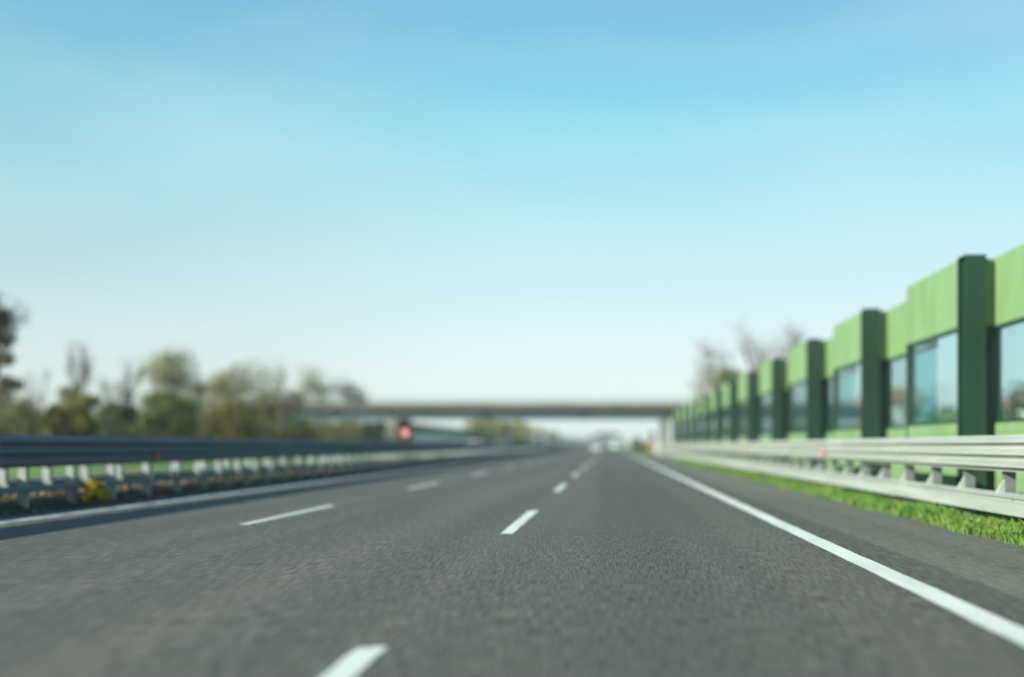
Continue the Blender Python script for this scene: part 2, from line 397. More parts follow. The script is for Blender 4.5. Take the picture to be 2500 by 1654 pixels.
rl = MB()
rl.box((x0+10, -1.2, 8.60), (x1+10, -1.14, 8.66)); rl.box((x0+10, -1.19, 8.2), (x1+10, -1.15, 8.23))
xx = x0+10
while xx < x1+10: rl.box((xx-.03, -1.2, 7.721), (xx+.03, -1.14, 8.599)); xx += 1.5
rl.build('railing', M['galv_shade'], br)
rl2 = MB(); rl2.box((x0+10, 12.14, 8.60), (x1+10, 12.2, 8.66)); xx = x0+10
while xx < x1+10: rl2.box((xx-.03, 12.14, 7.721), (xx+.03, 12.2, 8.599)); xx += 1.5
rl2.build('railing', M['galv_shade'], br)
for X, w in ((-34.1, 1.4), (8.75, .8)):
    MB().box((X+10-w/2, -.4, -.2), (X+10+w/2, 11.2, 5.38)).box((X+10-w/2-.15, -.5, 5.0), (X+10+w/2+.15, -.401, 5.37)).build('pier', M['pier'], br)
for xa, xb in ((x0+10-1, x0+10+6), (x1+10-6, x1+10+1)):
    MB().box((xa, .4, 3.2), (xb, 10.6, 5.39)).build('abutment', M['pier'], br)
def bank(name, xs_low, xs_top, y0, y1, z):
    m = MB(); n = 24
    ys = [y0-9+(y1-y0+18)*i/n for i in range(n+1)]; rows = []
    vs = []; cols = 14
    for y in ys:
        fy = min(1, (y-(y0-9))/9, ((y1+9)-y)/9)
        for c in range(cols+1):
            u = c/cols; X = xs_low+(xs_top-xs_low)*u
            h = z*min(1, u*2.0)*max(0, fy)
            vs.append((X, y, h-.05+rnd.uniform(-.06, .06)))
    w = cols+1
    fs = [(j*w+i, j*w+i+1, (j+1)*w+i+1, (j+1)*w+i) for j in range(n) for i in range(cols)]
    return tag(m.add(vs, fs).build(name, M['grass_g'], smooth=True), kind='structure')
bank('embankment', -43, -95, BY, BY+11, 6.4); bank('embankment', 24, 80, BY, BY+11, 6.4)
# verge rising gently behind the wall on the right
def slope_sheet():
    m = MB(); xs = [7.4, 10, 14, 22, 40, 80]; zs = [-.02, .1, .25, .4, .4, -.02]; ys = steps(-10, 150, 8); n = len(xs)
    vs = [(x, y, z+(rnd.uniform(-.05, .05) if 0 < i < n-1 else 0)) for y in ys for i, (x, z) in enumerate(zip(xs, zs))]
    fs = [(j*n+i, j*n+i+1, (j+1)*n+i+1, (j+1)*n+i) for j in range(len(ys)-1) for i in range(n-1)]
    tag(m.add(vs, fs).build('field_bank', M['grass_g'], smooth=True), kind='structure')
slope_sheet()

# ------------------------------------------------------------------ gantry far ahead
g = thing('sign_gantry', 'dark overhead gantry spanning the near road far beyond the bridge', 'gantry', (-1.6, 513, 0))
MB().box((-7.6, -.3, 5.5), (7.6, .5, 5.75)).box((-7.6, -.3, 6.55), (7.6, .5, 6.8)).build('beam', M['signback'], g)
m = MB()
for i in range(16): m.tube((-7.6+i*.95, .1, 5.7), (-7.6+(i+1)*.95, .1, 6.6), .06, .06, 5)
m.build('truss_brace', M['signback'], g)
MB().box((-5.5, -.5, 5.2), (5.4, -.301, 7.3)).build('sign_board', varied('gantry_board', (.05, .04, .04), (.08, .06, .06), .4, .6), g)
for s_ in (-1, 1): MB().box((s_*7.6-.25, -.2, 0), (s_*7.6+.25, .4, 5.499)).build('leg', M['dpost'], g)

# ------------------------------------------------------------------ signs
def disc(m, c, r, t, n=28, mi=0, r0=0):
    cx, cy, cz = c; vs = []; fs = []
    for y in (cy, cy+t):
        for k in range(n):
            a = 2*math.pi*k/n; vs.append((cx+r*math.cos(a), y, cz+r*math.sin(a)))
    if r0:
        for y in (cy, cy+t):
            for k in range(n):
                a = 2*math.pi*k/n; vs.append((cx+r0*math.cos(a), y, cz+r0*math.sin(a)))
        for k in range(n):
            j = (k+1) % n
            fs += [(k, j, 2*n+j, 2*n+k), (n+j, n+k, 3*n+k, 3*n+j), (k, n+k, n+j, j), (2*n+j, 3*n+j, 3*n+k, 2*n+k)]
    else:
        fs = [tuple(range(n)), tuple(reversed(range(n, 2*n)))]+[(k, n+k, n+(k+1) % n, (k+1) % n) for k in range(n)]
    m.add(vs, fs, mi); return m
p = at(989, 1057, 54)
t = thing('road_sign', 'round red and pale traffic sign standing in the median before the left bridge pier', 'road sign', (p.x, 54, 0))
disc(MB(), (0, 0, p.z), .23, .02, r0=.15).build('border', M['red'], t)
disc(MB(), (0, .003, p.z), .15, .014).build('face', plain('pale_red_face', (.72, .42, .38), .4), t)
MB().tube((0, .06, -.1), (0, .06, p.z+.25), .03, .03, 10).build('pole', M['dpost'], t)
p = at(1245, 1058, 250)
t = thing('road_sign', 'dark round sign on a thick pale post beyond the opposite road', 'road sign', (p.x, 250, 0))
disc(MB(), (0, 0, p.z), .95, .05).build('sign_back', M['signback'], t); MB().tube((0, .12, 0), (0, .12, p.z), .22, .18, 10).build('pole', M['white'], t)
p = at(1592, 1066, 130)
t = thing('road_sign', 'tall narrow dark sign board standing on the verge under the right end of the bridge', 'road sign', (p.x, 130, 0))
MB().box((-.26, -.03, p.z-.62), (.26, .03, p.z+.62)).build('sign_board', M['signback'], t, bevel=.01)
MB().tube((-.15, .06, -.1), (-.15, .06, p.z+.5), .03, .03, 8).build('pole', M['dpost'], t); MB().tube((.15, .06, -.1), (.15, .06, p.z+.5), .03, .03, 8).build('pole', M['dpost'], t)
p = at(1589, 1090, 124)
t = thing('marker_post', 'short amber marker post in the grass before the dark sign board', 'marker post', (p.x, 124, 0))
MB().box((-.22, -.05, .55), (.22, .05, 1.25)).build('marker_face', M['amber'], t, bevel=.01); MB().tube((0, .09, -.1), (0, .09, 1.1), .035, .035, 8).build('pole', M['dpost'], t)

# ------------------------------------------------------------------ vehicles
def wheel(root, x, y, r, w=.2):
    s = 1 if x > 0 else -1
    ty = MB().tube((0, 0, 0), (s*w, 0, 0), r, r, 24).build('wheel', M['rubber'], root, bevel=.02); ty.location = (x-s*w, y, r)
    MB().tube((s*(w+.001), 0, 0), (s*(w+.02), 0, 0), r*.66, r*.6, 16).build('rim', M['rim'], ty)
def prism(prof, w, mi=0, top=None):
    """(y,z) outline across width w; points above z=top[0] pulled in by top[1]"""
    n = len(prof); vs = []
    for s in (-1, 1):
        for y, z in prof:
            k = w/2
            if top and z > top[0]: k -= top[1]*(z-top[0])/(top[2]-top[0])
            vs.append((s*k, y, z))
    return MB().add(vs, [tuple(range(n)), tuple(reversed(range(n, 2*n)))]+[(i, n+i, n+(i+1) % n, (i+1) % n) for i in range(n)])
def car(label, loc, rz, paint, L=4.3, W=1.78, H=1.48, suv=0, group=None):
    t = thing('car', label, 'car', loc, rz, group)       # local front is +y
    b = .93+suv*.12; h = L/2
    prism([(-h, .38), (-h+.12, .22), (h-.12, .22), (h, .36), (h-.02, .62), (h-.28, .74), (h-1.15, b), (-h+.28, b+.04), (-h+.04, b-.1), (-h-.02, .6)], W).build('body', paint, t, bevel=.07)
    prism([(h-1.25, b-.06), (h-1.95, H-.04), (h-2.3, H), (-h+.95, H), (-h+.62, H-.06), (-h+.25, b-.06)], W-.06, top=(b, .20, H)).build('roof', paint, t, bevel=.05)
    wc = W/2-.03
    for s in (-1, 1):
        def P_(y, z): return (s*(wc-.20*(z-b)/(H-b)+.004), y, z)
        q = [P_(h-1.42, b+.03), P_(h-2.02, H-.10), P_(-h+.85, H-.10), P_(-h+.55, b+.03)]
        MB().add(q+[(x-s*.01, y, z) for x, y, z in q], [(0,1,2,3),(7,6,5,4),(0,4,5,1),(1,5,6,2),(2,6,7,3),(3,7,4,0)]).build('side_window', M['car_glass'], t)
        MB().box((s*(W/2-.45)-.17, h-.09, .56), (s*(W/2-.45)+.17, h+.015, .70)).build('headlight', M['lamp_clear'], t, bevel=.02)
        MB().box((s*(W/2-.24)-.12, -h-.035, .66), (s*(W/2-.24)+.12, -h+.08, .90)).build('tail_light', M['lamp_red'], t, bevel=.02)
        MB().box((s*(W/2+.10)-.08, h-1.62, b-.02), (s*(W/2+.10)+.08, h-1.50, b+.12)).build('mirror', paint, t, bevel=.02)
        for y in (h-.85, -h+.8): wheel(t, s*(W/2+.005), y, .32)
    def win(ya, za, yb, zb, nm, d):
        w0 = W/2-.16; w1 = W/2-.30
        MB().add([(-w0, ya, za), (w0, ya, za), (w1, yb, zb), (-w1, yb, zb), (-w0, ya+d, za), (w0, ya+d, za), (w1, yb+d, zb), (-w1, yb+d, zb)],
                 [(0,1,2,3),(7,6,5,4),(0,4,5,1),(1,5,6,2),(2,6,7,3),(3,7,4,0)]).build(nm, M['car_glass'], t)
    win(h-1.30, b+.02, h-1.88, H-.10, 'windscreen', .03); win(-h+.26, b+.03, -h+.60, H-.11, 'rear_window', -.03)
    MB().box((-.26, -h-.04, .42), (.26, -h-.021, .54)).build('number_plate', M['white'], t)
    MB().box((-.26, h+.001, .36), (.26, h+.015, .47)).build('number_plate', M['white'], t)
    return t
def van(label, loc, rz, paint, L=5.2, W=2.0, H=2.35):
    t = thing('van', label, 'van', loc, rz); h = L/2
    prism([(-h, .42), (-h+.1, .25), (h-.1, .25), (h, .4), (h-.02, .75), (h-.2, .98), (h-.85, 1.15), (h-1.5, H-.12), (h-1.9, H), (-h+.15, H), (-h+.02, H-.2), (-h, 1.1)], W, top=(1.15, .13, H)).build('body', paint, t, bevel=.07)
    MB().add([(-.74, h-.85, 1.20), (.74, h-.85, 1.20), (.68, h-1.40, H-.2), (-.68, h-1.40, H-.2), (-.74, h-.80, 1.20), (.74, h-.80, 1.20), (.68, h-1.35, H-.2), (-.68, h-1.35, H-.2)],
             [(0,1,2,3),(7,6,5,4),(0,4,5,1),(1,5,6,2),(2,6,7,3),(3,7,4,0)]).build('windscreen', M['car_glass'], t)
    for s in (-1, 1):
        MB().box((min(s*.06, s*.80), -h-.012, 1.35), (max(s*.06, s*.80), -h+.06, 2.0)).build('rear_window', M['car_glass'], t, bevel=.02)
        MB().box((s*.86-.09, -h-.025, .85), (s*.86+.09, -h+.05, 1.25)).build('tail_light', M['lamp_red'], t, bevel=.02)
        MB().box((s*.72-.17, h-.1, .62), (s*.72+.17, h+.012, .84)).build('headlight', M['lamp_clear'], t, bevel=.02)
        MB().box((s*1.13-.1, h-1.25, 1.2), (s*1.13+.1, h-1.1, 1.5)).build('mirror', M['trim'], t, bevel=.02)
        for y in (h-.95, -h+.95): wheel(t, s*(W/2+.005), y, .35)
    MB().box((-W/2+.02, -h-.06, .36), (W/2-.02, -h-.001, .56)).build('bumper', M['trim'], t, bevel=.02)
    MB().box((-.26, -h-.02, .95), (.26, -h-.001, 1.07)).build('number_plate', M['white'], t)
    return t
def truck(label, loc, rz, paint, boxm, L=8.5, W=2.4, H=3.1):
    t = thing('truck', label, 'truck', loc, rz); h = L/2
    prism([(h-1.9, .5), (h-.05, .5), (h, .7), (h-.02, 1.45), (h-.25, 2.55), (h-.6, 2.7), (h-1.9, 2.75)], W-.1).build('cab', paint, t, bevel=.06)
    MB().box((-W/2, -h, 1.0), (W/2, h-2.0, H)).build('cargo_box', boxm, t, bevel=.04)
    MB().box((-.45, -h+.1, .6), (.45, h-.3, .98)).build('chassis', M['trim'], t)
    MB().add([(-1.0, h-.012, 1.5), (1.0, h-.012, 1.5), (.98, h-.22, 2.42), (-.98, h-.22, 2.42), (-1.0, h+.02, 1.5), (1.0, h+.02, 1.5), (.98, h-.19, 2.42), (-.98, h-.19, 2.42)],
             [(0,1,2,3),(7,6,5,4),(0,4,5,1),(1,5,6,2),(2,6,7,3),(3,7,4,0)]).build('windscreen', M['car_glass'], t)
    MB().box((-.7, h+.002, .75), (.7, h+.03, 1.25)).build('grille', M['trim'], t)
    MB().box((-W/2+.05, h-.25, .40), (W/2-.05, h+.06, .62)).build('bumper', M['p_silver'], t, bevel=.02)
    for s in (-1, 1):
        MB().box((s*.92-.18, h-.05, .78), (s*.92+.18, h+.04, 1.05)).build('headlight', M['lamp_clear'], t, bevel=.02)
        MB().box((s*1.38-.1, h-.35, 1.6), (s*1.38+.1, h-.2, 2.2)).build('mirror', M['trim'], t, bevel=.02)
        for y in (h-.95, -h+1.6): wheel(t, s*(W/2), y, .48, .28)
    return t
van('pale mint green van driving ahead in the right lane, beyond the bridge', (.95, 219, 0), 0, M['p_mint'])
car('white hatchback driving ahead in the middle lane, just left of the mint green van', (-2.85, 212, 0), 0, M['p_white'])
truck('dark navy truck with a grey box coming towards us beyond the bridge', ((1313-CX)*222/F, 224, 0), math.pi, M['p_navy'], M['p_grey'])
og = 'cars coming the other way beyond the median'
car('white car on the opposite road, nearest of the oncoming cars', (-14.2, 109, 0), math.pi, M['p_white'], H=1.62, suv=1, group=og)
car('dark red car on the opposite road between the white and the silver one', (-14.6, 125, 0), math.pi, M['p_red'], H=1.62, suv=1, group=og)
car('silver car on the opposite road before the dark navy truck', (-14.3, 136, 0), math.pi, M['p_silver'], H=1.62, suv=1, group=og)
van('light grey van behind the dark navy truck on the opposite road', ((1344-CX)*262/F, 262, 0), math.pi, M['p_grey'], H=2.5)

# ------------------------------------------------------------------ vegetation
def leaf(m, c, s, mi=0, r=rnd):
    a = Vector((r.gauss(0, 1), r.gauss(0, 1), r.gauss(0, 1))).normalized(); b = a.orthogonal().normalized(); d = a.cross(b)
    t = r.uniform(0, 6.28); u = b*math.cos(t)+d*math.sin(t); w = d*math.cos(t)-b*math.sin(t)
    c = Vector(c); m.add([c-u*s, c-w*s*.45, c+u*s, c+w*s*.45], [(0,1,2,3)], mi)
def clump(m, c, rad, n, s, mi, r):
    for _ in range(n):
        v = Vector((r.gauss(0, 1), r.gauss(0, 1), r.gauss(0, 1))).normalized()*rad*r.random()**.45
        leaf(m, Vector(c)+Vector((v.x, v.y, v.z*.8)), s*r.uniform(.6, 1.3), mi, r)
def grow(r, p, d, L, rad, depth, maxd, segs, tips, upt=.25, spread=.8, kids=5):
    q = p; dd = d.copy(); n = 3 if depth < 2 else 2; pts = [p]
    for i in range(n):
        dd = (dd+Vector((r.gauss(0, .12), r.gauss(0, .12), r.gauss(0, .08)+upt*.15))).normalized()
        q2 = q+dd*(L/n); ra = rad*(1-.65*i/n); rb = rad*(1-.65*(i+1)/n)
        segs.append((q, q2, ra, rb, depth)); q = q2; pts.append(q)
    tips.append((q, depth))
    if depth < maxd:
        for k in range(kids):
            f = r.uniform(.3, 1.0); i = min(n-1, int(f*n)); pp = pts[i].lerp(pts[i+1], f*n-i)
            side = Vector((r.gauss(0, 1), r.gauss(0, 1), 0)).normalized()
            nd = (dd*(1-spread*.6)+side*spread+Vector((0, 0, upt))).normalized()
            grow(r, pp, nd, L*r.uniform(.45, .68), rad*.42, depth+1, maxd, segs, tips, upt, spread, kids)
def tree(name, label, cat, px, w, top, Y, leafm, nleaf, ls, seed, bare=0, cbase=.3, group=None, spread=.8, kids=6, X=None, h=None, rad=None, z0=-.03):
    r = random.Random(seed)
    X = X if X is not None else (px-CX)*Y/F
    H = h or CH+(CY-top)*Y/F; Rr = rad or w*Y/F/2
    t = thing(name, label, cat, (X, Y, z0), 0, group)
    segs = []; tips = []
    grow(r, Vector((0, 0, 0)), Vector((0, 0, 1)), H*.86, max(.06, H*.018), 0, 3, segs, tips, .35, spread, kids)
    # fit the limbs into the crown
    mx = max(max(abs(q[1].x), abs(q[1].y)) for q in segs) or 1; mz = max(q[1].z for q in segs)
    def fit(v):
        k = Rr/mx*1.05; zz = v.z*H/mz
        kk = 1 if zz > H*cbase else .6+.4*zz/(H*cbase)
        return Vector((v.x*k*kk, v.y*k*kk, zz))
    tr = MB(); cr = MB()
    for a, b, ra, rb, d in segs:
        if d <= 1: tr.tube(fit(a), fit(b), ra, rb, 7 if d == 0 else 5, caps=False)
        else: cr.tube(fit(a), fit(b), max(ra, .012), max(rb, .007), 3, 1, caps=False)
    tp = [fit(p_) for p_, d in tips if d >= 2 and fit(p_).z > H*cbase*.8]
    if nleaf and bare < .3:                               # inner foliage, thinning towards the top
        nv = 34
        for k in range(nv):
            zz = cbase*.35+(1-cbase*.6)*r.random()**1.5*.95; wd = min(1, max(.1, 1.03-zz)**.75*1.15)
            a = r.uniform(0, 6.28); q = math.sqrt(r.random())*.82*wd*Rr
            clump(cr, (math.cos(a)*q, math.sin(a)*q, zz*H), Rr*r.uniform(.22, .42), int(nleaf*(1-bare*2)*1.0/nv*r.uniform(.5, 1.4)), ls, 0, r)
    if nleaf and tp:
        per = max(4, nleaf//(len(tp)+1)); cs = Rr*.36
        for p_ in tp:
            if r.random() < (1-bare): clump(cr, p_, cs*r.uniform(.6, 1.3), int(per*r.uniform(.15, .8)), ls, 0, r)
    tr.build('trunk', M['bark'], t, smooth=True); cr.build('crown', [leafm, M['twig']], t)
    return t
def shrub(name, label, px, w, top, Y, leafm, n, ls, seed, group=None, X=None, h=None, rad=None, cat='shrub', z0=-.03):
    r = random.Random(seed); X = X if X is not None else (px-CX)*Y/F
    H = h or CH+(CY-top)*Y/F; Rr = rad or w*Y/F/2
    t = thing(name, label, cat, (X, Y, z0), 0, group)
    st = MB(); cr = MB(); tips = []
    for k in range(9):
        a = r.uniform(0, 6.28); q = Vector((math.cos(a)*Rr*r.uniform(.2, .7), math.sin(a)*Rr*r.uniform(.2, .7), H*r.uniform(.6, .92)))
        st.tube((0, 0, 0), q*.5+Vector((0, 0, H*.08)), .05, .03, 5, caps=False); st.tube(q*.5+Vector((0, 0, H*.08)), q, .03, .012, 5, caps=False)
    nc = 48; per = n//nc
    for k in range(nc):
        a = r.uniform(0, 6.28); zz = r.uniform(.06, .84); rr = math.sqrt(max(.05, 1-(zz-.12)**2*1.5))*math.sqrt(r.random())*.84
        clump(cr, (math.cos(a)*Rr*rr, math.sin(a)*Rr*rr, H*zz), Rr*r.uniform(.2, .38), per, ls, 0, r)
    st.build('stem', M['bark'], t); cr.build('crown', leafm, t)
    return t
lt = 'trees along the far side of the opposite road'
tree('tall_tree', 'tall dark tree cut by the left edge of the picture, tallest on the left', 'tree', 0, 135, 725, 62, M['l_brown'], 6200, .13, 111, .12, .12, lt)
shrub('round_tree', 'rounded ochre and olive tree with a dense crown, left of the bare trunks', 184, 175, 925, 62, M['l_olive'], 13000, .12, 12, lt, cat='tree')
tree('bare_tree', 'pale nearly leafless tree rising behind the rounded ochre tree', 'tree', 188, 120, 822, 74, M['l_brown'], 500, .08, 13, .6, .3, lt)
tree('bare_tree', 'low thin bare tree between the tall dark tree and the rounded ochre tree', 'tree', 95, 90, 890, 84, M['l_brown'], 400, .08, 14, .6, .3, lt)
tree('bare_tree', 'narrow dark leafless tree just right of the rounded ochre tree', 'tree', 318, 75, 870, 76, M['l_brown'], 1300, .09, 15, .3, .2, lt)
tree('leafy_tree', 'broad olive green tree with a thin pale top, left centre of the tree row', 'tree', 415, 185, 850, 80, M['l_pale'], 8500, .12, 16, .15, .22, lt)
shrub('round_shrub', 'bright green bushy shrub at the foot of the broad olive tree', 405, 175, 935, 76, M['l_green'], 8500, .12, 17, 'shrubs under the tree row')
tree('leafy_tree', 'broad pale olive tree with a rounded top, right of the broad olive green one', 'tree', 570, 200, 882, 92, M['l_pale'], 9500, .13, 18, .12, .22, lt)
shrub('round_shrub', 'dull brown green shrub under the rounded pale olive tree', 560, 200, 965, 88, M['l_olive'], 8500, .13, 19, 'shrubs under the tree row')
tree('bare_tree', 'thin bare tree standing alone between the pale olive tree and the bridge', 'tree', 683, 60, 862, 106, M['l_brown'], 300, .1, 20, .6, .3, lt)
tree('leafy_tree', 'pale green tree rising behind the left end of the bridge', 'tree', 775, 120, 895, 186, M['l_pale'], 6500, .2, 21, .1, .25, lt)
tree('bare_tree', 'grey brown bare tree beside the pale green one at the bridge end', 'tree', 862, 105, 925, 190, M['l_brown'], 4500, .2, 22, .2, .25, lt)
tree('leafy_tree', 'dark sparse tree between the two broad olive trees', 'tree', 497, 110, 930, 100, M['l_dark'], 4200, .14, 23, .2, .25, lt)
tree('leafy_tree', 'dull green tree right of the rounded pale olive tree', 'tree', 655, 120, 935, 108, M['l_olive'], 5000, .14, 24, .15, .2, lt)
shrub('round_shrub', 'round dark green shrub just left of the left bridge pier', 918, 100, 1018, 140, M['l_dark'], 4500, .16, 25, 'shrubs under the tree row')
shrub('round_shrub', 'olive shrub below the left span of the bridge', 850, 110, 1012, 146, M['l_olive'], 4000, .17, 26, 'shrubs under the tree row')
shrub('round_shrub', 'dark brown shrub right of the narrow leafless tree', 290, 130, 965, 74, M['l_dark'], 6200, .12, 27, 'shrubs under the tree row')
shrub('round_shrub', 'dark shrub at the left edge below the tall tree', 45, 170, 990, 66, M['l_dark'], 4200, .12, 28, 'shrubs under the tree row')
shrub('round_shrub', 'green shrub under the thin bare tree', 715, 130, 1005, 112, M['l_green'], 3600, .15, 29, 'shrubs under the tree row')
tree('bare_tree', 'slender grey bare tree between the narrow dark leafless tree and the rounded ochre one', 'tree', 262, 80, 905, 90, M['l_brown'], 500, .1, 31, .5, .25, lt)
tree('bare_tree', 'wispy bare tree top standing up out of the broad olive green tree', 'tree', 468, 90, 880, 88, M['l_pale'], 1200, .11, 32, .3, .25, lt)
tree('leafy_tree', 'low olive green tree right behind the left edge tree', 'tree', 60, 130, 960, 90, M['l_olive'], 3800, .13, 33, .1, .2, lt)
tree('bare_tree', 'low brown bare tree just left of the pale green tree at the bridge', 'tree', 722, 80, 945, 118, M['l_brown'], 2400, .13, 34, .2, .2, lt)
# undergrowth that reads as one mass
r = random.Random(5); m = MB()
for _ in range(330):
    Y = r.uniform(118, 158); X = -r.uniform(44, 105)
    clump(m, (X, Y, r.uniform(.3, 4.6)), r.uniform(.9, 1.9), 55, .24, 0, r)
for _ in range(820):
    Y = r.uniform(56, 165); X = -30.5-r.random()*7-(Y-56)*.02
    clump(m, (X, Y, r.uniform(.2, 2.0+(Y-56)*.012+.9*(X < -32)*(math.sin(X*2)+1)*.6)), r.uniform(.5, 1.1), 55, .15, 0, r)
tag(m.build('undergrowth', leafmat('undergrowth_leaf', (.05, .06, .025), (.15, .165, .05), (.15, .12, .055))), 'dark tangled undergrowth along the foot of the tree row on the left', 'undergrowth', kind='stuff')
# yellow-green trees behind the far barrier
yg = 'yellow green trees behind the teal noise barrier'
labs = ['pale one nearest the bridge pier', 'bright yellow green one second from the pier', 'ochre one in the middle', 'bright green one right of the ochre one', 'ochre rounded one above the round sign', 'lower green one behind the oncoming truck', 'last pale one before the open sky']
spec = [(1160, 60, 1018, 245), (1198, 60, 1016, 275), (1232, 55, 1020, 310), (1258, 55, 1016, 345), (1285, 50, 1026, 400), (1316, 55, 1040, 470), (1348, 45, 1045, 560)]
for i, (px, w, top, Y) in enumerate(spec):
    shrub('roadside_tree', 'yellow green tree behind the far noise barrier, ' + labs[i], px, w*1.2, top, Y, M['l_yellow'] if i % 3 != 2 else M['l_olive'], 3200, .3, 40+i, yg, cat='tree')
# distant woods
r = random.Random(9); m = MB()
for _ in range(900):
    Y = r.uniform(480, 1100); X = -r.uniform(24, 75)*Y/600-8
    clump(m, (X, Y, r.uniform(1, 6)), r.uniform(2.5, 4), 26, 1.0, 0, r)
for _ in range(420):
    Y = r.uniform(1100, 1700); X = r.uniform(-130, 14)
    clump(m, (X, Y, r.uniform(1, 9)), r.uniform(3, 6), 24, 1.6, 0, r)
for _ in range(200):
    Y = r.uniform(300, 1200); X = r.uniform(70, 200)
    clump(m, (X, Y, r.uniform(1, 6)), r.uniform(2.5, 4), 24, 1.0, 0, r)
tag(m.build('distant_woods', M['l_dark']), 'low hazy belt of distant woods on the horizon where the road ends', 'woods', kind='stuff')
shrub('round_shrub', 'brown green bush on the verge between the mint green van and the dark sign board', 1556, 40, 1066, 255, M['l_olive'], 3000, .22, 60, 'bushes on the right verge')
shrub('round_shrub', 'lower wide bush just right of the brown green one on the right verge', 1582, 40, 1079, 285, M['l_olive'], 2400, .22, 61, 'bushes on the right verge')
# right side, behind the barrier
rt = 'trees behind the right noise barrier'
tree('bare_tree', 'brown bare tree leaning over the far end of the green noise barrier', 'tree', 1735, 140, 822, 112, M['l_brown'], 2600, .12, 70, .25, .25, rt)
shrub('ivy_bush', 'olive green ivy covered bush above the barrier by the brown bare tree', 1782, 120, 862, 90, M['l_green'], 4500, .13, 71, rt, cat='bush')
tree('bare_tree', 'pale thin leafless tree, highest above the barrier', 'tree', 1835, 165, 765, 100, M['l_brown'], 900, .1, 72, .6, .3, rt)
tree('bare_tree', 'small grey tree top over the middle of the barrier', 'tree', 1932, 100, 775, 96, M['l_brown'], 1500, .11, 73, .2, .45, rt)
r = random.Random(77); m = MB(); st = MB()
hd = thing('hedge', 'long dark hedge seen through the windows of the tall green noise barrier', 'hedge', (14.5, 64, .1))
for k in range(250):
    y = r.uniform(-42, 42); hh = 2.5+.5*math.sin(y*.35)+.3*math.sin(y*1.1)
    clump(m, (r.uniform(-1.1, 1.1)+.03*y, y, r.uniform(.3, hh)), r.uniform(.5, .95), 60, .13, 0, r)
for k in range(60):
    y = -41+k*1.4; st.tube((.03*y, y, -.2), (.03*y+r.uniform(-.4, .4), y+r.uniform(-.4, .4), 2.2), .06, .02, 5, caps=False)
m.build('foliage', M['l_dark'], hd); st.build('stem', M['bark'], hd)

def house(label, x, y, w, d, h, wallm, roofh, rz, group=None):
    t = thing('house', label, 'house', (x, y, .1), rz)
    MB().box((-w/2, -d/2, -.3), (w/2, d/2, h)).build('wall', wallm, t)
    e = .45
    rf = MB().add([(-w/2-e, -d/2-e, h+.003), (w/2+e, -d/2-e, h+.003), (w/2+e, d/2+e, h+.003), (-w/2-e, d/2+e, h+.003), (-w/2-e, 0, h+roofh), (w/2+e, 0, h+roofh),
                   (-w/2-e, -d/2-e, h+.12), (w/2+e, -d/2-e, h+.12), (w/2+e, d/2+e, h+.12), (-w/2-e, d/2+e, h+.12)],
                  [(3,2,1,0), (0,1,7,6), (2,3,9,8), (6,7,5,4), (8,9,4,5), (1,2,8,5,7), (3,0,6,4,9)]).build('roof', M['tiles'], t)
    MB().box((w*.2, d*.1, h+roofh*.5), (w*.2+.5, d*.1+.5, h+roofh+.6)).build('chimney', wallm, rf)
    k = 0; n = int(w//2.6)
    for zz in [1.0+2.8*i for i in range(int(h//2.7))]:
        for i in range(n):
            X = -w/2+(i+.5)*w/n
            f = MB(); f.box((X-.55, -d/2-.05, zz), (X+.55, -d/2-.002, zz+.06)).box((X-.55, -d/2-.05, zz+1.24), (X+.55, -d/2-.002, zz+1.3)).box((X-.55, -d/2-.05, zz+.061), (X-.49, -d/2-.002, zz+1.239)).box((X+.49, -d/2-.05, zz+.061), (X+.55, -d/2-.002, zz+1.239))
            fo = f.build('window', M['white'], t); MB().box((X-.489, -d/2-.02, zz+.062), (X+.489, -d/2-.004, zz+1.238)).build('pane', M['hglass'], fo)
    for yy in (-d/4, d/4):
        zz = 1.0
        f = MB(); f.box((-w/2-.05, yy-.5, zz), (-w/2-.002, yy+.5, zz+.06)).box((-w/2-.05, yy-.5, zz+1.24), (-w/2-.002, yy+.5, zz+1.3))
        fo = f.build('window', M['white'], t); MB().box((-w/2-.02, yy-.5, zz+.062), (-w/2-.004, yy+.5, zz+1.238)).build('pane', M['hglass'], fo)
    return t
house('beige house with a low tiled roof, seen through the nearest window at the right edge', 33.5, 74, 10, 8, 3.6, M['plaster'], 1.0, R(8))
house('grey house with a red tiled roof, seen through the second window', 24.6, 92, 4.2, 6, 4.6, M['plaster2'], 1.4, R(-5))

# grass verge blades, nearest part
r = random.Random(3); m = MB()
for _ in range(46000):
    Y = 7.5*(75/7.5)**r.random()
    X = 4.50+(abs(r.gauss(0, .55)) if r.random() < .8 else r.random()*1.8)+.06*math.sin(Y*1.3)+.05*math.sin(Y*4.1)
    if X > 6.3: continue
    h_ = r.uniform(.06, .19)*(.55+.45*min(1, (X-4.42)/.25))*(1+.5*math.sin(Y*.9)*math.sin(X*7)); wd = .006+.0009*Y*r.uniform(.6, 1.3)
    a = r.uniform(0, 6.28); dx, dy = math.cos(a)*wd, math.sin(a)*wd; lx, ly = r.gauss(0, .35)*h_, r.gauss(0, .35)*h_
    m.add([(X-dx, Y-dy, -.02), (X+dx, Y+dy, -.02), (X+dx*.7+lx*.5, Y+dy*.7+ly*.5, h_*.6), (X+lx, Y+ly, h_), (X-dx*.7+lx*.5, Y-dy*.7+ly*.5, h_*.6)], [(0,1,2,3,4)])
for _ in range(9000):                      # broad weeds among the blades
    Y = 7.5*(60/7.5)**r.random(); X = 4.55+r.random()*.55
    leaf(m, (X, Y, r.uniform(.01, .13)), r.uniform(.02, .045)*(1+Y*.015), 0, r)
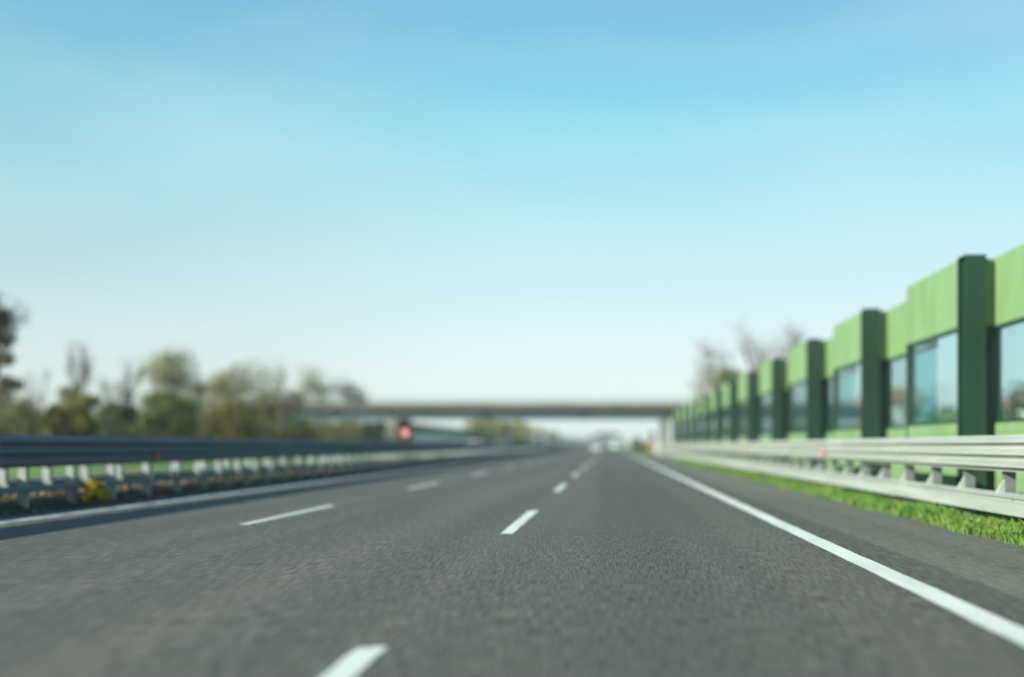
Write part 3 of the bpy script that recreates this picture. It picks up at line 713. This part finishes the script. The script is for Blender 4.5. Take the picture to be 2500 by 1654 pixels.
tag(m.build('grass', M['blade']), 'bright green grass and weeds on the verge between the shoulder and the right guardrail', 'grass', kind='stuff')
r = random.Random(21); m = MB()            # grit along the shoulder edge
for _ in range(380):
    Y = 6*(60/6)**r.random(); X = 4.47+r.gauss(0, .07); q = r.uniform(.003, .010)*(1+Y*.02)
    if r.random() < .12: X = r.uniform(2.9, 4.4)
    pts = [(X+q*r.uniform(.6, 1)*a, Y+q*r.uniform(.6, 1)*b, .002+q*r.uniform(.5, .9)*c+q*.4) for a, b, c in ((1,0,0),(-1,0,0),(0,1,0),(0,-1,0),(0,0,1),(0,0,-1))]
    m.add(pts, [(0,2,4),(2,1,4),(1,3,4),(3,0,4),(2,0,5),(1,2,5),(3,1,5),(0,3,5)])
tag(m.build('gravel', varied('gravel_stone', (.12, .10, .08), (.26, .235, .20), 5, .9)), 'pale grit scattered along the edge of the hard shoulder', 'gravel', kind='stuff')
# leaves lying in the median
r = random.Random(4); m = MB()
for _ in range(3600):
    Y = 10*(110/10)**r.random(); X = -r.choice((r.uniform(9.8, 10.6), r.uniform(9.4, 11.9), r.gauss(10.5, .35), r.gauss(10.4, .3)))
    if not -11.95 < X < -9.3: continue
    s_ = r.uniform(.018, .05)*(1+Y*.01); a = r.uniform(0, 6.28); t_ = r.uniform(-.02, .02)
    u = Vector((math.cos(a)*s_, math.sin(a)*s_, t_)); w_ = Vector((-math.sin(a)*s_*.6, math.cos(a)*s_*.6, r.uniform(-.02, .02)))
    c = Vector((X, Y, mz(X)+r.uniform(.0, .05)+.02)); m.add([c-u, c-w_, c+u, c+w_], [(0,1,2,3)])
for _ in range(5200):
    Y = 12*(100/12)**r.random(); X = r.uniform(-10.6, -9.92)
    if math.sin(Y*2.3)+math.sin(Y*.7+X*3)+r.gauss(0, .8) < .1: continue
    leaf(m, (X, Y, mz(X)+r.uniform(.02, .10)), r.uniform(.018, .045)*(1+Y*.006), 0, r)
tag(m.build('fallen_leaves', M['litter']), 'brown and ochre fallen leaves on the dark soil between the two median guardrails', 'fallen leaves', kind='stuff')
ys_ = shrub('yellow_shrub', 'small mound of bright yellow leaves on the lower rail of the median guardrail', 231, 0, 0, 19.2, M['l_gold'], 1900, .035, 90, X=-9.42, h=.33, rad=.25, z0=.13)
MB().tube((0, 0, -.15), (.01, .0, .06), .012, .01, 6).build('stem', M['bark'], ys_)

# ------------------------------------------------------------------ air
m = MB().box((-1310, -45, -1.2), (1310, 2610, 16))
hz = m.build('haze', None); hz.data.materials.clear()
hm = bpy.data.materials.new('haze_air'); hm.use_nodes = True; nt = hm.node_tree; nt.nodes.clear()
o = nt.nodes.new('ShaderNodeOutputMaterial'); v = nt.nodes.new('ShaderNodeVolumePrincipled')
v.inputs['Color'].default_value = (.94, 1, 1, 1); v.inputs['Density'].default_value = .00036; v.inputs['Anisotropy'].default_value = .2
nt.links.new(v.outputs[0], o.inputs['Volume']); hz.data.materials.append(hm); tag(hz, 'thin pale haze in the air over the road', 'haze', kind='stuff')

# ------------------------------------------------------------------ light and sky
EL, AZ = 22.6, 56.0
sd = Vector((-math.sin(R(AZ))*math.cos(R(EL)), -math.cos(R(AZ))*math.cos(R(EL)), math.sin(R(EL))))
ld = bpy.data.lights.new('sun', 'SUN'); ld.energy = 5.0; ld.angle = R(.6); ld.color = (1, .955, .86)
lo = bpy.data.objects.new('sun', ld); COL.objects.link(lo); lo.rotation_euler = sd.to_track_quat('Z', 'Y').to_euler()
w = bpy.data.worlds.new('World'); sc.world = w; w.use_nodes = True; nt = w.node_tree; N = nt.nodes; L = nt.links
bg = N['Background']; bg.inputs['Strength'].default_value = .10
sky = N.new('ShaderNodeTexSky'); sky.sky_type = 'NISHITA'; sky.sun_disc = False; sky.sun_elevation = R(EL); sky.sun_rotation = R(180+AZ)
sky.air_density = 1.0; sky.dust_density = 1.2; sky.ozone_density = 1.0
tc = N.new('ShaderNodeTexCoord')
tint = N.new('ShaderNodeMix'); tint.data_type = 'RGBA'; tint.blend_type = 'MULTIPLY'; tint.inputs[0].default_value = 1
sep = N.new('ShaderNodeSeparateXYZ'); L.new(tc.outputs['Generated'], sep.inputs[0])
er = N.new('ShaderNodeValToRGB'); L.new(sep.outputs['Z'], er.inputs[0]); SKYRAMP = er
cr_ = er.color_ramp
stops = [(0, (.82,.94,.91)), (.05, (.82,.94,.915)), (.092, (.76,.915,.92)), (.14, (.62,.86,.885)), (.187, (.53,.84,.875)), (.241, (.39,.79,.865)), (.293, (.29,.73,.85)), (.335, (.215,.62,.82)), (.39, (.175,.51,.745)), (.9, (.09,.30,.58))]
cr_.elements[0].position = 0; cr_.elements[0].color = (*stops[0][1], 1); cr_.elements[1].position = .9; cr_.elements[1].color = (*stops[-1][1], 1)
for p_, c_ in stops[1:-1]:
    q = cr_.elements.new(p_); q.color = (*c_, 1)
gain = N.new('ShaderNodeVectorMath'); gain.operation = 'SCALE'; gain.inputs['Scale'].default_value = 5.55; L.new(er.outputs[0], gain.inputs[0])
tint.blend_type = 'MIX'; tint.inputs[0].default_value = .88
L.new(sky.outputs[0], tint.inputs[6]); azr = N.new('ShaderNodeMapRange'); azr.interpolation_type = 'SMOOTHSTEP'; azr.inputs[1].default_value = -.52; azr.inputs[2].default_value = -.02
azr.inputs[3].default_value = .84; azr.inputs[4].default_value = 1.0; L.new(sep.outputs['X'], azr.inputs[0])
g2 = N.new('ShaderNodeVectorMath'); g2.operation = 'SCALE'; L.new(gain.outputs[0], g2.inputs[0]); L.new(azr.outputs[0], g2.inputs['Scale'])
L.new(g2.outputs[0], tint.inputs[7])
mp = N.new('ShaderNodeMapping'); mp.inputs['Scale'].default_value = (1.0, 1.0, 3.2); mp.inputs['Rotation'].default_value = (0, R(12), 0); L.new(tc.outputs['Generated'], mp.inputs[0])
n1 = N.new('ShaderNodeTexNoise'); n1.inputs['Scale'].default_value = 1.6; n1.inputs['Detail'].default_value = 7; n1.inputs['Roughness'].default_value = .52; n1.inputs['Distortion'].default_value = .5
L.new(mp.outputs[0], n1.inputs['Vector'])
cl = N.new('ShaderNodeValToRGB'); cl.color_ramp.elements[0].position = .44; cl.color_ramp.elements[1].position = .72; cl.color_ramp.elements[1].color = (.26, .26, .26, 1); L.new(n1.outputs['Fac'], cl.inputs[0])
cm = N.new('ShaderNodeMix'); cm.data_type = 'RGBA'; L.new(cl.outputs[0], cm.inputs[0]); L.new(tint.outputs[2], cm.inputs[6]); cm.inputs[7].default_value = (4.0, 5.0, 5.05, 1)
L.new(cm.outputs[2], bg.inputs['Color'])

# ------------------------------------------------------------------ camera
cd = bpy.data.cameras.new('camera'); cam = bpy.data.objects.new('camera', cd); COL.objects.link(cam); sc.camera = cam
cam.location = (0, 0, CH); cam.rotation_euler = (R(90), 0, 0)
cd.sensor_width = 36; cd.lens = 36*F/2500; cd.shift_x = -(CX-1250)/2500; cd.shift_y = (CY-827)/2500
cd.clip_start = .05; cd.clip_end = 6000
cd.dof.use_dof = True; cd.dof.focus_distance = 10.4; cd.dof.aperture_fstop = .30; cd.dof.aperture_blades = 0
sc.view_settings.view_transform = 'Standard'; sc.view_settings.look = 'None'; sc.view_settings.exposure = .9; sc.view_settings.gamma = 1
sc.render.engine = 'CYCLES'; sc.cycles.volume_bounces = 0; sc.cycles.max_bounces = 6; sc.cycles.transparent_max_bounces = 24
sc.cycles.use_denoising = True
